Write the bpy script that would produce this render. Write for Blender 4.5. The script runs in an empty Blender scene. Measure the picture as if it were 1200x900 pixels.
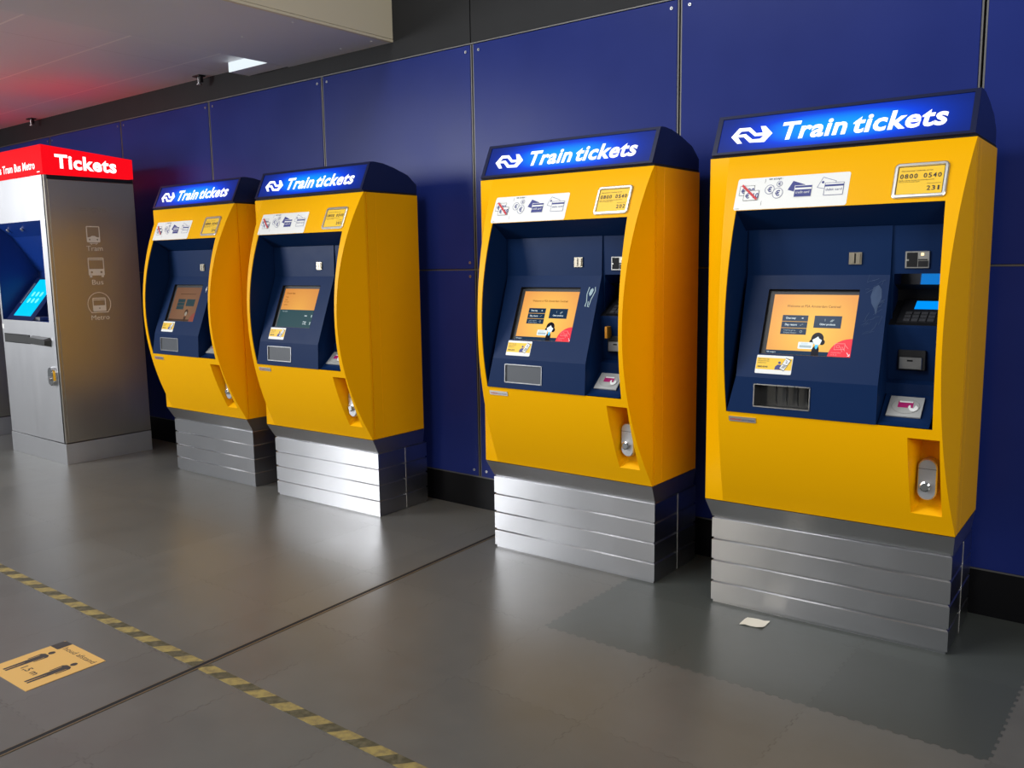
import bpy, math, random
from mathutils import Vector, Matrix

# ------------------------------------------------------------------ camera, world, lights, exposure
scene = bpy.context.scene
COL = scene.collection
PI = math.pi
F_PX = 1024.42
CAM_LOC = (1.69824, -3.80687, 1.44401)
PITCH, YAW, ROLL = -0.138384, 0.673372, -0.0148094

def make_camera():
    cp, sp, cy, sy = math.cos(PITCH), math.sin(PITCH), math.cos(YAW), math.sin(YAW)
    f = Vector((-sy*cp, cy*cp, sp)); r0 = Vector((cy, sy, 0)); u0 = r0.cross(f)
    c, s = math.cos(ROLL), math.sin(ROLL)
    r = r0*c + u0*s; u = u0*c - r0*s
    cam = bpy.data.cameras.new('camera'); o = bpy.data.objects.new('camera', cam); COL.objects.link(o)
    cam.sensor_width = 36.0; cam.lens = 36.0*F_PX/1200.0; cam.clip_end = 200
    m = Matrix.Identity(4)
    for i in range(3):
        m[i][0] = r[i]; m[i][1] = u[i]; m[i][2] = -f[i]; m[i][3] = CAM_LOC[i]
    o.matrix_world = m
    scene.camera = o
make_camera()

scene.view_settings.view_transform = 'Standard'
scene.view_settings.look = 'None'
scene.view_settings.gamma = 1.0
scene.view_settings.use_curve_mapping = False
scene.view_settings.exposure = 0.25

def make_world():
    w = bpy.data.worlds.new('hall_daylight'); scene.world = w; w.use_nodes = True
    nt = w.node_tree; nt.nodes.clear(); N = nt.nodes.new; L = nt.links.new
    out = N('ShaderNodeOutputWorld'); bg = N('ShaderNodeBackground')
    tc = N('ShaderNodeTexCoord')
    def lobe(d, lo, hi, strength):
        v = Vector(d).normalized()
        dot = N('ShaderNodeVectorMath'); dot.operation = 'DOT_PRODUCT'; dot.inputs[1].default_value = v
        L(tc.outputs['Generated'], dot.inputs[0])
        mr = N('ShaderNodeMapRange'); mr.interpolation_type = 'SMOOTHSTEP'
        mr.inputs['From Min'].default_value = lo; mr.inputs['From Max'].default_value = hi
        mr.inputs['To Min'].default_value = 0; mr.inputs['To Max'].default_value = strength
        L(dot.outputs['Value'], mr.inputs['Value'])
        return mr.outputs['Result']
    # daylight comes in through the open left side of the hall and from high in front of the wall
    a = lobe((-.80, -.52, .30), .80, .97, 0.30)
    b = lobe((-.45, -.70, .60), .75, .98, 0.30)
    s1 = N('ShaderNodeMath'); s1.operation = 'ADD'; L(a, s1.inputs[0]); L(b, s1.inputs[1])
    s2 = N('ShaderNodeMath'); s2.operation = 'ADD'; L(s1.outputs[0], s2.inputs[0]); s2.inputs[1].default_value = 0.06
    bg.inputs['Color'].default_value = (0.90, 0.95, 1.0, 1)
    L(s2.outputs[0], bg.inputs['Strength']); L(bg.outputs[0], out.inputs[0])
make_world()

def area(name, loc, target, sx, sy, power, color):
    l = bpy.data.lights.new(name, 'AREA'); l.shape = 'RECTANGLE'; l.size = sx; l.size_y = sy
    l.energy = power; l.color = color
    o = bpy.data.objects.new(name, l); COL.objects.link(o); o.location = loc
    o.rotation_euler = (Vector(target)-Vector(loc)).to_track_quat('-Z', 'Y').to_euler()
    return o
area('hall_window', (-6.95, -6.3, 3.0), (-1.0, 0, 1.0), 2.4, 3.2, 360, (.96, .98, 1.0))
area('hall_skylight', (-2.0, -4.4, 5.2), (-1.6, 0, 1.2), 2.8, 1.6, 125, (.97, .98, 1.0))
area('concourse_light', (5.0, -4.6, 2.9), (-.5, 0, 1.1), 3.6, 1.6, 128, (1.0, .985, .96))
area('shop_light', (-2.5, -7.6, 1.9), (.3, -.5, .6), .5, 2.2, 19, (1.0, .90, .72))

# ------------------------------------------------------------------ materials
MATS = {}
def nodes(name):
    m = bpy.data.materials.new(name); m.use_nodes = True
    nt = m.node_tree; b = nt.nodes.get('Principled BSDF')
    return m, nt, b
def mat(name, col, rough=.5, metal=0.0, spec=.5, emit=None, es=0.0, noise=0.0, nscale=30.0, bump=0.0, coat=0.0):
    if name in MATS: return MATS[name]
    m, nt, b = nodes(name)
    b.inputs['Base Color'].default_value = (*col, 1); b.inputs['Roughness'].default_value = rough
    b.inputs['Metallic'].default_value = metal; b.inputs['Specular IOR Level'].default_value = spec
    b.inputs['Coat Weight'].default_value = coat; b.inputs['Coat Roughness'].default_value = .12
    if emit is not None:
        b.inputs['Emission Color'].default_value = (*emit, 1); b.inputs['Emission Strength'].default_value = es
    if noise or bump:
        tc = nt.nodes.new('ShaderNodeTexCoord'); n = nt.nodes.new('ShaderNodeTexNoise')
        n.inputs['Scale'].default_value = nscale; n.inputs['Detail'].default_value = 5
        nt.links.new(tc.outputs['Object'], n.inputs['Vector'])
        if noise:
            mr = nt.nodes.new('ShaderNodeMapRange'); mr.inputs['To Min'].default_value = max(0, rough-noise); mr.inputs['To Max'].default_value = rough+noise
            nt.links.new(n.outputs['Fac'], mr.inputs['Value']); nt.links.new(mr.outputs['Result'], b.inputs['Roughness'])
        if bump:
            bp = nt.nodes.new('ShaderNodeBump'); bp.inputs['Strength'].default_value = bump; bp.inputs['Distance'].default_value = .002
            nt.links.new(n.outputs['Fac'], bp.inputs['Height']); nt.links.new(bp.outputs['Normal'], b.inputs['Normal'])
    MATS[name] = m
    return m

def steel(name, col, rough=.3, aniso=.6, horizontal=True):
    m, nt, b = nodes(name); L = nt.links.new
    b.inputs['Metallic'].default_value = 1.0; b.inputs['Base Color'].default_value = (*col, 1)
    b.inputs['Anisotropic'].default_value = aniso
    tg = nt.nodes.new('ShaderNodeTangent'); tg.direction_type = 'RADIAL'; tg.axis = 'Z'
    L(tg.outputs[0], b.inputs['Tangent'])
    b.inputs['Anisotropic Rotation'].default_value = .25 if horizontal else 0.0
    tc = nt.nodes.new('ShaderNodeTexCoord'); mp = nt.nodes.new('ShaderNodeMapping')
    mp.inputs['Scale'].default_value = (3, 3, 3) if horizontal else (9, 9, 1.5)
    n = nt.nodes.new('ShaderNodeTexNoise'); n.inputs['Scale'].default_value = 1.6; n.inputs['Detail'].default_value = 6
    L(tc.outputs['Object'], mp.inputs[0]); L(mp.outputs[0], n.inputs['Vector'])
    n2 = nt.nodes.new('ShaderNodeTexNoise'); n2.inputs['Scale'].default_value = 5; n2.inputs['Detail'].default_value = 4
    L(tc.outputs['Object'], n2.inputs['Vector'])
    ad = nt.nodes.new('ShaderNodeMath'); ad.operation = 'ADD'; L(n.outputs['Fac'], ad.inputs[0]); L(n2.outputs['Fac'], ad.inputs[1])
    mr = nt.nodes.new('ShaderNodeMapRange'); mr.inputs['From Min'].default_value = .6; mr.inputs['From Max'].default_value = 1.4
    mr.inputs['To Min'].default_value = rough-.02; mr.inputs['To Max'].default_value = rough+.02
    L(ad.outputs[0], mr.inputs['Value']); L(mr.outputs['Result'], b.inputs['Roughness'])
    MATS[name] = m
    return m

YEL = mat('yellow_paint', (.93, .455, .0), .38, spec=.10, noise=.04, nscale=9)
NAVY = mat('navy_paint', (.0045, .021, .080), .42, spec=.11, noise=.08, nscale=14, bump=.06)
NAVYC = mat('navy_cap', (.008, .016, .075), .30)
BLACK = mat('black_plastic', (.008, .008, .010), .45)
DARK = mat('dark_gap', (.004, .004, .005), .8)
WHITE = mat('white_vinyl', (.86, .86, .83), .45)
PRINT = mat('blue_print', (.035, .045, .23), .5)
REDP = mat('red_print', (.62, .03, .035), .5)
YELP = mat('yellow_vinyl', (.95, .58, .02), .45)
INK = mat('black_ink', (.025, .022, .03), .5)
SILV = mat('silver_frame', (.72, .70, .66), .30, metal=.85)
COIN = mat('coin_metal', (.40, .36, .29), .35, metal=.9)
LOCKM = mat('lock_metal', (.66, .67, .70), .32, metal=.8)
CHROME = mat('chrome', (.72, .73, .74), .16, metal=1.0)
SATIN = mat('satin_metal', (.52, .52, .53), .30, metal=1.0, noise=.06, nscale=60)
MAG = mat('magenta_print', (.42, .0, .13), .5)
STEEL = steel('brushed_steel', (.58, .58, .60), .30, .9)
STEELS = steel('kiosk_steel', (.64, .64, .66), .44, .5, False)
STEELB = steel('kiosk_side_steel_shaded', (.42, .39, .34), .42, .5, False)  # side steel browned, the dark hall's reflection put into its colour
ETCH = mat('etched_grey', (.90, .88, .84), .6)
ETCHF = mat('etched_faint', (.34, .31, .27), .5)
CREAM = mat('cream_board', (.78, .70, .52), .6, noise=.06, nscale=3)
BAND = mat('charcoal_board', (.016, .0165, .018), .6, spec=.25, noise=.06, nscale=4)
SKIRTB = mat('black_skirting', (.005, .005, .006), .45, spec=.2)
ALU = mat('aluminium_strip', (.16, .155, .15), .5, metal=.6)
GUM = mat('glue_residue', (.30, .42, .46), .5)
SCR = mat('scratches', (.020, .052, .13), .6)
GLOSSB = mat('black_gloss', (.02, .03, .05), .10, spec=.9)
HOOD = mat('polished_hood', (.55, .56, .60), .10, metal=1.0)
PAPER = mat('paper', (.80, .77, .66), .8)
STICK = mat('floor_vinyl', (.72, .43, .13), .5)
STICKI = mat('floor_ink', (.05, .045, .042), .5)
ORANGE = mat('orange_tab', (.75, .30, .01), .5)

def emis(name, col, s, gloss=.25):
    return mat(name, tuple(c*.1 for c in col), gloss, spec=.12, emit=col, es=s)
LETTER = emis('lit_white', (1, 1, 1), 1.25)
REDLIT = emis('lit_red', (1.0, .003, .010), .80)
CYAN = emis('lit_cyan', (.0, .55, 1.0), .95)
PINBLUE = emis('pin_display', (.0, .30, .95), .85)
GLOWW = emis('white_glow', (.85, .95, 1.0), .80)  # emission lends the white ceiling box its daylight brightness
LEDW = emis('slot_lamp', (1.0, .75, .40), 1.5)

def sign_face():
    # backlit panel: the tubes behind it light its middle more than its ends
    m, nt, b = nodes('lit_blue'); L = nt.links.new; N = nt.nodes.new
    tc = N('ShaderNodeTexCoord'); sx = N('ShaderNodeSeparateXYZ'); L(tc.outputs['Object'], sx.inputs[0])
    def bump_(axis, c, w, ex):
        a = N('ShaderNodeMath'); a.operation = 'SUBTRACT'; L(sx.outputs[axis], a.inputs[0]); a.inputs[1].default_value = c
        d = N('ShaderNodeMath'); d.operation = 'DIVIDE'; L(a.outputs[0], d.inputs[0]); d.inputs[1].default_value = w
        q = N('ShaderNodeMath'); q.operation = 'ABSOLUTE'; L(d.outputs[0], q.inputs[0])
        p = N('ShaderNodeMath'); p.operation = 'POWER'; L(q.outputs[0], p.inputs[0]); p.inputs[1].default_value = ex
        g = N('ShaderNodeMath'); g.operation = 'MULTIPLY'; L(p.outputs[0], g.inputs[0]); g.inputs[1].default_value = -1
        e = N('ShaderNodeMath'); e.operation = 'EXPONENT'; L(g.outputs[0], e.inputs[0])
        return e.outputs[0]
    gx = bump_('X', .47, .30, 3.0); gz = bump_('Z', 1.92, .060, 2.4)
    pr = N('ShaderNodeMath'); pr.operation = 'MULTIPLY'; L(gx, pr.inputs[0]); L(gz, pr.inputs[1])
    cr = N('ShaderNodeValToRGB'); L(pr.outputs[0], cr.inputs[0])
    e = cr.color_ramp.elements; e[0].position = 0; e[0].color = (.003, .012, .13, 1); e[1].position = 1; e[1].color = (.0, .30, 1, 1)
    k = cr.color_ramp.elements.new(.45); k.color = (.0, .045, .66, 1)
    L(cr.outputs[0], b.inputs['Emission Color']); b.inputs['Emission Strength'].default_value = 1.0
    b.inputs['Base Color'].default_value = (.003, .008, .05, 1); b.inputs['Roughness'].default_value = .3; b.inputs['Specular IOR Level'].default_value = .15
    MATS['lit_blue'] = m; return m
BLUELIT = sign_face()

def screen_orange(name, mid, edge, s):
    m, nt, b = nodes(name); L = nt.links.new; N = nt.nodes.new
    tc = N('ShaderNodeTexCoord'); d = N('ShaderNodeVectorMath'); d.operation = 'DISTANCE'; L(tc.outputs['Object'], d.inputs[0])
    d.inputs[1].default_value = (.44, -.09, 1.18)
    mr = N('ShaderNodeMapRange'); mr.inputs['From Max'].default_value = .19; L(d.outputs['Value'], mr.inputs['Value'])
    mx = N('ShaderNodeMix'); mx.data_type = 'RGBA'; L(mr.outputs['Result'], mx.inputs['Factor'])
    mx.inputs[6].default_value = (*mid, 1); mx.inputs[7].default_value = (*edge, 1)
    L(mx.outputs[2], b.inputs['Emission Color']); b.inputs['Emission Strength'].default_value = s
    b.inputs['Base Color'].default_value = (.02, .015, .01, 1); b.inputs['Roughness'].default_value = .25; b.inputs['Specular IOR Level'].default_value = .12
    MATS[name] = m; return m
SORANGE = screen_orange('screen_orange', (.93, .55, .09), (.74, .31, .07), 1.0)
SORANGE2 = screen_orange('screen_orange_soft', (.72, .34, .045), (.58, .215, .04), 1.0)
SDIM = screen_orange('screen_dim', (.17, .082, .038), (.14, .062, .035), 1.0)
SNAVY = emis('screen_navy', (.008, .028, .065), 1.0, .15)
STEAL = emis('screen_teal', (.025, .062, .072), 1.0, .15)
STEALD = emis('screen_teal_dark', (.022, .042, .048), 1.0, .15)
SWHITE = emis('screen_white', (.72, .82, .86), 1.0, .15)
SGREY = emis('screen_grey', (.45, .55, .58), .8, .15)
SRED = emis('screen_red', (.75, .045, .065), 1.0, .15)
SPINK = emis('screen_pink', (.85, .25, .25), 1.0, .15)
SREDD = emis('screen_red_dim', (.20, .05, .035), 1.0, .15)
SBROWN = emis('screen_brown', (.16, .06, .012), 1.0, .15)
SBROWND = emis('screen_brown_dim', (.05, .026, .014), 1.0, .15)
SBLACK = emis('screen_black', (.006, .006, .012), 1.0, .15)
SBLUE = emis('screen_blue', (.08, .50, .85), 1.0, .15)

def floor_mat():
    m, nt, b = nodes('rubber_floor'); L = nt.links.new; N = nt.nodes.new
    def M(op, a, bb=None):
        n = N('ShaderNodeMath'); n.operation = op
        for i, v in enumerate((a, bb)):
            if v is None: continue
            if isinstance(v, (int, float)): n.inputs[i].default_value = v
            else: L(v, n.inputs[i])
        return n.outputs[0]
    tc = N('ShaderNodeTexCoord'); sp = N('ShaderNodeSeparateXYZ'); L(tc.outputs['Object'], sp.inputs[0])
    X, Y = sp.outputs['X'], sp.outputs['Y']
    T = .53
    def noise(scale, detail=5, rough=.55):
        n = N('ShaderNodeTexNoise'); n.inputs['Scale'].default_value = scale; n.inputs['Detail'].default_value = detail
        n.inputs['Roughness'].default_value = rough; L(tc.outputs['Object'], n.inputs['Vector']); return n.outputs['Fac']
    def zig(v, amp):                      # jigsaw teeth along the joints
        s = M('SINE', M('MULTIPLY', v, 2*PI/.045))
        return M('MULTIPLY', M('MAXIMUM', M('MINIMUM', M('MULTIPLY', s, 3), 1), -1), amp)
    def dist(v, o):                       # distance to the nearest joint of a family
        fr = M('FRACT', M('DIVIDE', M('SUBTRACT', v, o), T))
        return M('MULTIPLY', M('MINIMUM', fr, M('SUBTRACT', 1, fr)), T)
    xz = M('ADD', X, zig(Y, .0045)); yz = M('ADD', Y, zig(X, .0045))
    d = M('MINIMUM', dist(xz, -.29), dist(yz, -1.13))
    line = N('ShaderNodeMapRange'); line.inputs['From Min'].default_value = .0012; line.inputs['From Max'].default_value = .0035
    line.inputs['To Min'].default_value = 1; line.inputs['To Max'].default_value = 0; L(d, line.inputs['Value'])
    nb = noise(1.6); n2 = noise(7); n3 = noise(60, 3)
    # joints are worn nearly shut on the old tiles
    wear = N('ShaderNodeMapRange'); wear.inputs['From Min'].default_value = .40; wear.inputs['From Max'].default_value = .62; wear.inputs['To Min'].default_value = .0; wear.inputs['To Max'].default_value = .55
    L(n2, wear.inputs['Value'])
    seam = M('MULTIPLY', line.outputs['Result'], wear.outputs['Result'])
    # three replaced tiles, greener and darker, in front of the last machine
    inx = M('MULTIPLY', M('GREATER_THAN', xz, -.29), M('LESS_THAN', xz, 1.30))
    iny = M('GREATER_THAN', yz, -1.13)
    new = M('MULTIPLY', inx, iny)
    cr = N('ShaderNodeValToRGB'); L(M('ADD', M('MULTIPLY', nb, .6), M('MULTIPLY', n2, .4)), cr.inputs[0])
    e = cr.color_ramp.elements; e[0].position = .3; e[0].color = (.110, .108, .098, 1); e[1].position = .7; e[1].color = (.141, .138, .125, 1)
    mx = N('ShaderNodeMix'); mx.data_type = 'RGBA'; L(new, mx.inputs['Factor']); L(cr.outputs[0], mx.inputs[6]); mx.inputs[7].default_value = (.074, .082, .075, 1)
    # every tile has worn to a slightly different tone
    cell = N('ShaderNodeCombineXYZ'); L(M('FLOOR', M('DIVIDE', M('SUBTRACT', xz, -.29), T)), cell.inputs[0]); L(M('FLOOR', M('DIVIDE', M('SUBTRACT', yz, -1.13), T)), cell.inputs[1])
    wn = N('ShaderNodeTexWhiteNoise'); wn.noise_dimensions = '2D'; L(cell.outputs[0], wn.inputs['Vector'])
    tone = N('ShaderNodeMapRange'); tone.inputs['To Min'].default_value = .92; tone.inputs['To Max'].default_value = 1.07; L(wn.outputs['Value'], tone.inputs['Value'])
    tn = N('ShaderNodeVectorMath'); tn.operation = 'SCALE'; L(mx.outputs[2], tn.inputs[0]); L(tone.outputs['Result'], tn.inputs['Scale'])
    spk = N('ShaderNodeMapRange'); spk.inputs['From Min'].default_value = .70; spk.inputs['From Max'].default_value = .76; spk.inputs['To Max'].default_value = .5; L(n3, spk.inputs['Value'])
    dk = M('MAXIMUM', seam, M('MULTIPLY', spk.outputs['Result'], .5))
    m2 = N('ShaderNodeMix'); m2.data_type = 'RGBA'; L(dk, m2.inputs['Factor']); L(tn.outputs[0], m2.inputs[6]); m2.inputs[7].default_value = (.05, .046, .04, 1)
    L(m2.outputs[2], b.inputs['Base Color'])
    rr = N('ShaderNodeMapRange'); rr.inputs['To Min'].default_value = .22; rr.inputs['To Max'].default_value = .42
    L(M('ADD', M('MULTIPLY', n2, .5), M('MULTIPLY', nb, .5)), rr.inputs['Value']); L(rr.outputs['Result'], b.inputs['Roughness'])
    bp = N('ShaderNodeBump'); bp.inputs['Strength'].default_value = .25; bp.inputs['Distance'].default_value = .003
    L(M('SUBTRACT', M('MULTIPLY', n2, .25), M('MULTIPLY', seam, .3)), bp.inputs['Height']); L(bp.outputs[0], b.inputs['Normal'])
    MATS['floor'] = m; return m

def panel_mat():
    m, nt, b = nodes('blue_wall_panel'); L = nt.links.new; N = nt.nodes.new
    tc = N('ShaderNodeTexCoord'); n = N('ShaderNodeTexNoise'); n.inputs['Scale'].default_value = 2.2; n.inputs['Detail'].default_value = 5
    L(tc.outputs['Object'], n.inputs['Vector'])
    cr = N('ShaderNodeValToRGB'); L(n.outputs['Fac'], cr.inputs[0])
    e = cr.color_ramp.elements; e[0].position = .3; e[0].color = (.013, .025, .165, 1); e[1].position = .75; e[1].color = (.016, .030, .195, 1)
    L(cr.outputs[0], b.inputs['Base Color'])
    mr = N('ShaderNodeMapRange'); mr.inputs['To Min'].default_value = .27; mr.inputs['To Max'].default_value = .40; L(n.outputs['Fac'], mr.inputs['Value'])
    L(mr.outputs[0], b.inputs['Roughness']); b.inputs['Specular IOR Level'].default_value = .13
    MATS['panel'] = m; return m
PANEL = panel_mat()

def ceiling_mat():
    m, nt, b = nodes('ceiling_boards'); L = nt.links.new; N = nt.nodes.new
    tc = N('ShaderNodeTexCoord'); sp = N('ShaderNodeSeparateXYZ'); L(tc.outputs['Object'], sp.inputs[0])
    def joint(axis, o, T, w):
        a = N('ShaderNodeMath'); a.operation = 'SUBTRACT'; L(sp.outputs[axis], a.inputs[0]); a.inputs[1].default_value = o
        q = N('ShaderNodeMath'); q.operation = 'DIVIDE'; L(a.outputs[0], q.inputs[0]); q.inputs[1].default_value = T
        f = N('ShaderNodeMath'); f.operation = 'FRACT'; L(q.outputs[0], f.inputs[0])
        l = N('ShaderNodeMath'); l.operation = 'LESS_THAN'; L(f.outputs[0], l.inputs[0]); l.inputs[1].default_value = w/T
        return l.outputs[0]
    j = joint('Y', -.355, .605, .014); k = joint('X', -3.9, 1.2, .007)
    m1 = N('ShaderNodeMix'); m1.data_type = 'RGBA'; L(k, m1.inputs['Factor']); m1.inputs[6].default_value = (.76, .76, .80, 1); m1.inputs[7].default_value = (.62, .62, .65, 1)
    m2 = N('ShaderNodeMix'); m2.data_type = 'RGBA'; L(j, m2.inputs['Factor']); L(m1.outputs[2], m2.inputs[6]); m2.inputs[7].default_value = (.95, .94, .93, 1)
    L(m2.outputs[2], b.inputs['Base Color']); b.inputs['Roughness'].default_value = .45
    MATS['ceil'] = m; return m

def tape_mat():
    m, nt, b = nodes('hazard_stripes'); L = nt.links.new; N = nt.nodes.new
    tc = N('ShaderNodeTexCoord'); sp = N('ShaderNodeSeparateXYZ'); L(tc.outputs['Object'], sp.inputs[0])
    k = N('ShaderNodeMath'); k.operation = 'MULTIPLY'; L(sp.outputs['Y'], k.inputs[0]); k.inputs[1].default_value = -.85
    s = N('ShaderNodeMath'); s.operation = 'ADD'; L(sp.outputs['X'], s.inputs[0]); L(k.outputs[0], s.inputs[1])
    q = N('ShaderNodeMath'); q.operation = 'DIVIDE'; L(s.outputs[0], q.inputs[0]); q.inputs[1].default_value = .1465
    q2 = N('ShaderNodeMath'); q2.operation = 'ADD'; L(q.outputs[0], q2.inputs[0]); q2.inputs[1].default_value = 100.24-(-.513+2.155*.85)/.1465
    f = N('ShaderNodeMath'); f.operation = 'FRACT'; L(q2.outputs[0], f.inputs[0])
    l = N('ShaderNodeMath'); l.operation = 'LESS_THAN'; L(f.outputs[0], l.inputs[0]); l.inputs[1].default_value = .48
    n = N('ShaderNodeTexNoise'); n.inputs['Scale'].default_value = 40; n.inputs['Detail'].default_value = 6; L(tc.outputs['Object'], n.inputs['Vector'])
    y = N('ShaderNodeValToRGB'); L(n.outputs['Fac'], y.inputs[0]); y.color_ramp.elements[0].color = (.21, .16, .07, 1); y.color_ramp.elements[1].color = (.34, .26, .085, 1)
    y.color_ramp.elements[0].position = .35; y.color_ramp.elements[1].position = .6
    d = N('ShaderNodeValToRGB'); L(n.outputs['Fac'], d.inputs[0]); d.color_ramp.elements[0].color = (.065, .058, .030, 1); d.color_ramp.elements[1].color = (.15, .13, .08, 1)
    d.color_ramp.elements[0].position = .4; d.color_ramp.elements[1].position = .75
    mx = N('ShaderNodeMix'); mx.data_type = 'RGBA'; L(l.outputs[0], mx.inputs['Factor']); L(y.outputs[0], mx.inputs[6]); L(d.outputs[0], mx.inputs[7])
    L(mx.outputs[2], b.inputs['Base Color']); b.inputs['Roughness'].default_value = .55
    MATS['tape'] = m; return m

# ------------------------------------------------------------------ mesh builder
class MB:
    def __init__(s): s.v = []; s.f = []; s.m = []; s.sm = []; s.mats = []
    def mi(s, m):
        if m not in s.mats: s.mats.append(m)
        return s.mats.index(m)
    def face(s, pts, m, smooth=False):
        b = len(s.v); s.v += [tuple(p) for p in pts]; s.f.append(tuple(range(b, b+len(pts)))); s.m.append(s.mi(m)); s.sm.append(smooth)
    def sheet(s, rows, m, smooth=False, closed=False, skip=None):
        b = len(s.v); n = len(rows[0]); k = s.mi(m)
        for r in rows: s.v += [tuple(p) for p in r]
        for i in range(len(rows)-1):
            for j in range(n if closed else n-1):
                if skip and skip(i, j): continue
                j2 = (j+1) % n
                s.f.append((b+i*n+j, b+i*n+j2, b+(i+1)*n+j2, b+(i+1)*n+j)); s.m.append(k); s.sm.append(smooth)
    def loft(s, rings, m, smooth=False, caps=True):
        s.sheet(rings, m, smooth, True)
        if caps: s.face(rings[0], m); s.face(rings[-1], m)
    def box(s, x0, x1, y0, y1, z0, z1, m, bev=0.0):
        if bev <= 0:
            s.loft([[(x0,y0,z),(x1,y0,z),(x1,y1,z),(x0,y1,z)] for z in (z0,z1)], m)
        else:
            def ring(z, i):
                a = bev
                return [(x0+i+a,y0+i,z),(x1-i-a,y0+i,z),(x1-i,y0+i+a,z),(x1-i,y1-i-a,z),(x1-i-a,y1-i,z),(x0+i+a,y1-i,z),(x0+i,y1-i-a,z),(x0+i,y0+i+a,z)]
            s.loft([ring(z0,bev), ring(z0+bev,0), ring(z1-bev,0), ring(z1,bev)], m)
    def prism(s, prof, x0, x1, m, smooth=False):      # prof: (y,z) outline swept along x
        s.loft([[(x,y,z) for y,z in prof] for x in (x0,x1)], m, smooth)
    def tube(s, p0, p1, r, m, n=16, r1=None, caps=True):
        p0, p1 = Vector(p0), Vector(p1); d = (p1-p0).normalized(); r1 = r if r1 is None else r1
        a = d.orthogonal().normalized(); b = d.cross(a)
        R = [[p+(a*math.cos(2*PI*i/n)+b*math.sin(2*PI*i/n))*q for i in range(n)] for p, q in ((p0,r),(p1,r1))]
        s.sheet(R, m, True, True)
        if caps: s.face(R[0], m); s.face(R[1], m)
    def build(s, name, parent=None):
        me = bpy.data.meshes.new(name); me.from_pydata(s.v, [], s.f)
        for m in s.mats: me.materials.append(m)
        me.polygons.foreach_set('material_index', s.m); me.polygons.foreach_set('use_smooth', s.sm); me.update()
        import bmesh
        bm = bmesh.new(); bm.from_mesh(me)
        bmesh.ops.remove_doubles(bm, verts=bm.verts, dist=1e-6) if not any(s.sm) else None
        if len(bm.faces) < 6000: bmesh.ops.recalc_face_normals(bm, faces=bm.faces)
        bm.to_mesh(me); bm.free()
        o = bpy.data.objects.new(name, me); COL.objects.link(o)
        if parent is not None: o.parent = parent
        return o

def tag(o, label=None, cat=None, group=None, kind=None):
    if label: o['label'] = label
    if cat: o['category'] = cat
    if group: o['group'] = group
    if kind: o['kind'] = kind
    return o
def thing(name, label, cat, loc, rz=0, group=None):
    o = bpy.data.objects.new(name, None); COL.objects.link(o); o.location = loc; o.rotation_euler = (0,0,rz)
    o.empty_display_size = .1
    return tag(o, label, cat, group)

# ------------------------------------------------------------------ flat lettering
_tc = {}
def glyphs(s, bold=0.0, shear=0.0):
    """Outline of a word as flat polygons: baseline at 0, capital height 1, starting at x = 0."""
    key = (s, bold, shear)
    if key in _tc: return _tc[key]
    def raw(body):
        cu = bpy.data.curves.new('t', 'FONT'); cu.body = body; cu.size = 1; cu.offset = bold; cu.shear = shear; cu.resolution_u = 3
        cu.space_character = 1.0+2.2*max(0.0, bold)
        ob = bpy.data.objects.new('t', cu); COL.objects.link(ob)
        dg = bpy.context.evaluated_depsgraph_get(); dg.update()
        me = bpy.data.meshes.new_from_object(ob.evaluated_get(dg))
        v = [(p.co.x, p.co.y) for p in me.vertices]; f = [tuple(p.vertices) for p in me.polygons]
        bpy.data.objects.remove(ob); bpy.data.curves.remove(cu); bpy.data.meshes.remove(me)
        return v, f
    if ('H', bold) not in _tc:
        vh, _ = raw('H'); _tc[('H', bold)] = max(p[1] for p in vh)
    h = _tc[('H', bold)]
    v, f = raw(s)
    x0 = min(p[0] for p in v)
    v = [((x-x0)/h, y/h) for x, y in v]
    _tc[key] = (v, f, max(p[0] for p in v))
    return _tc[key]

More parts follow.
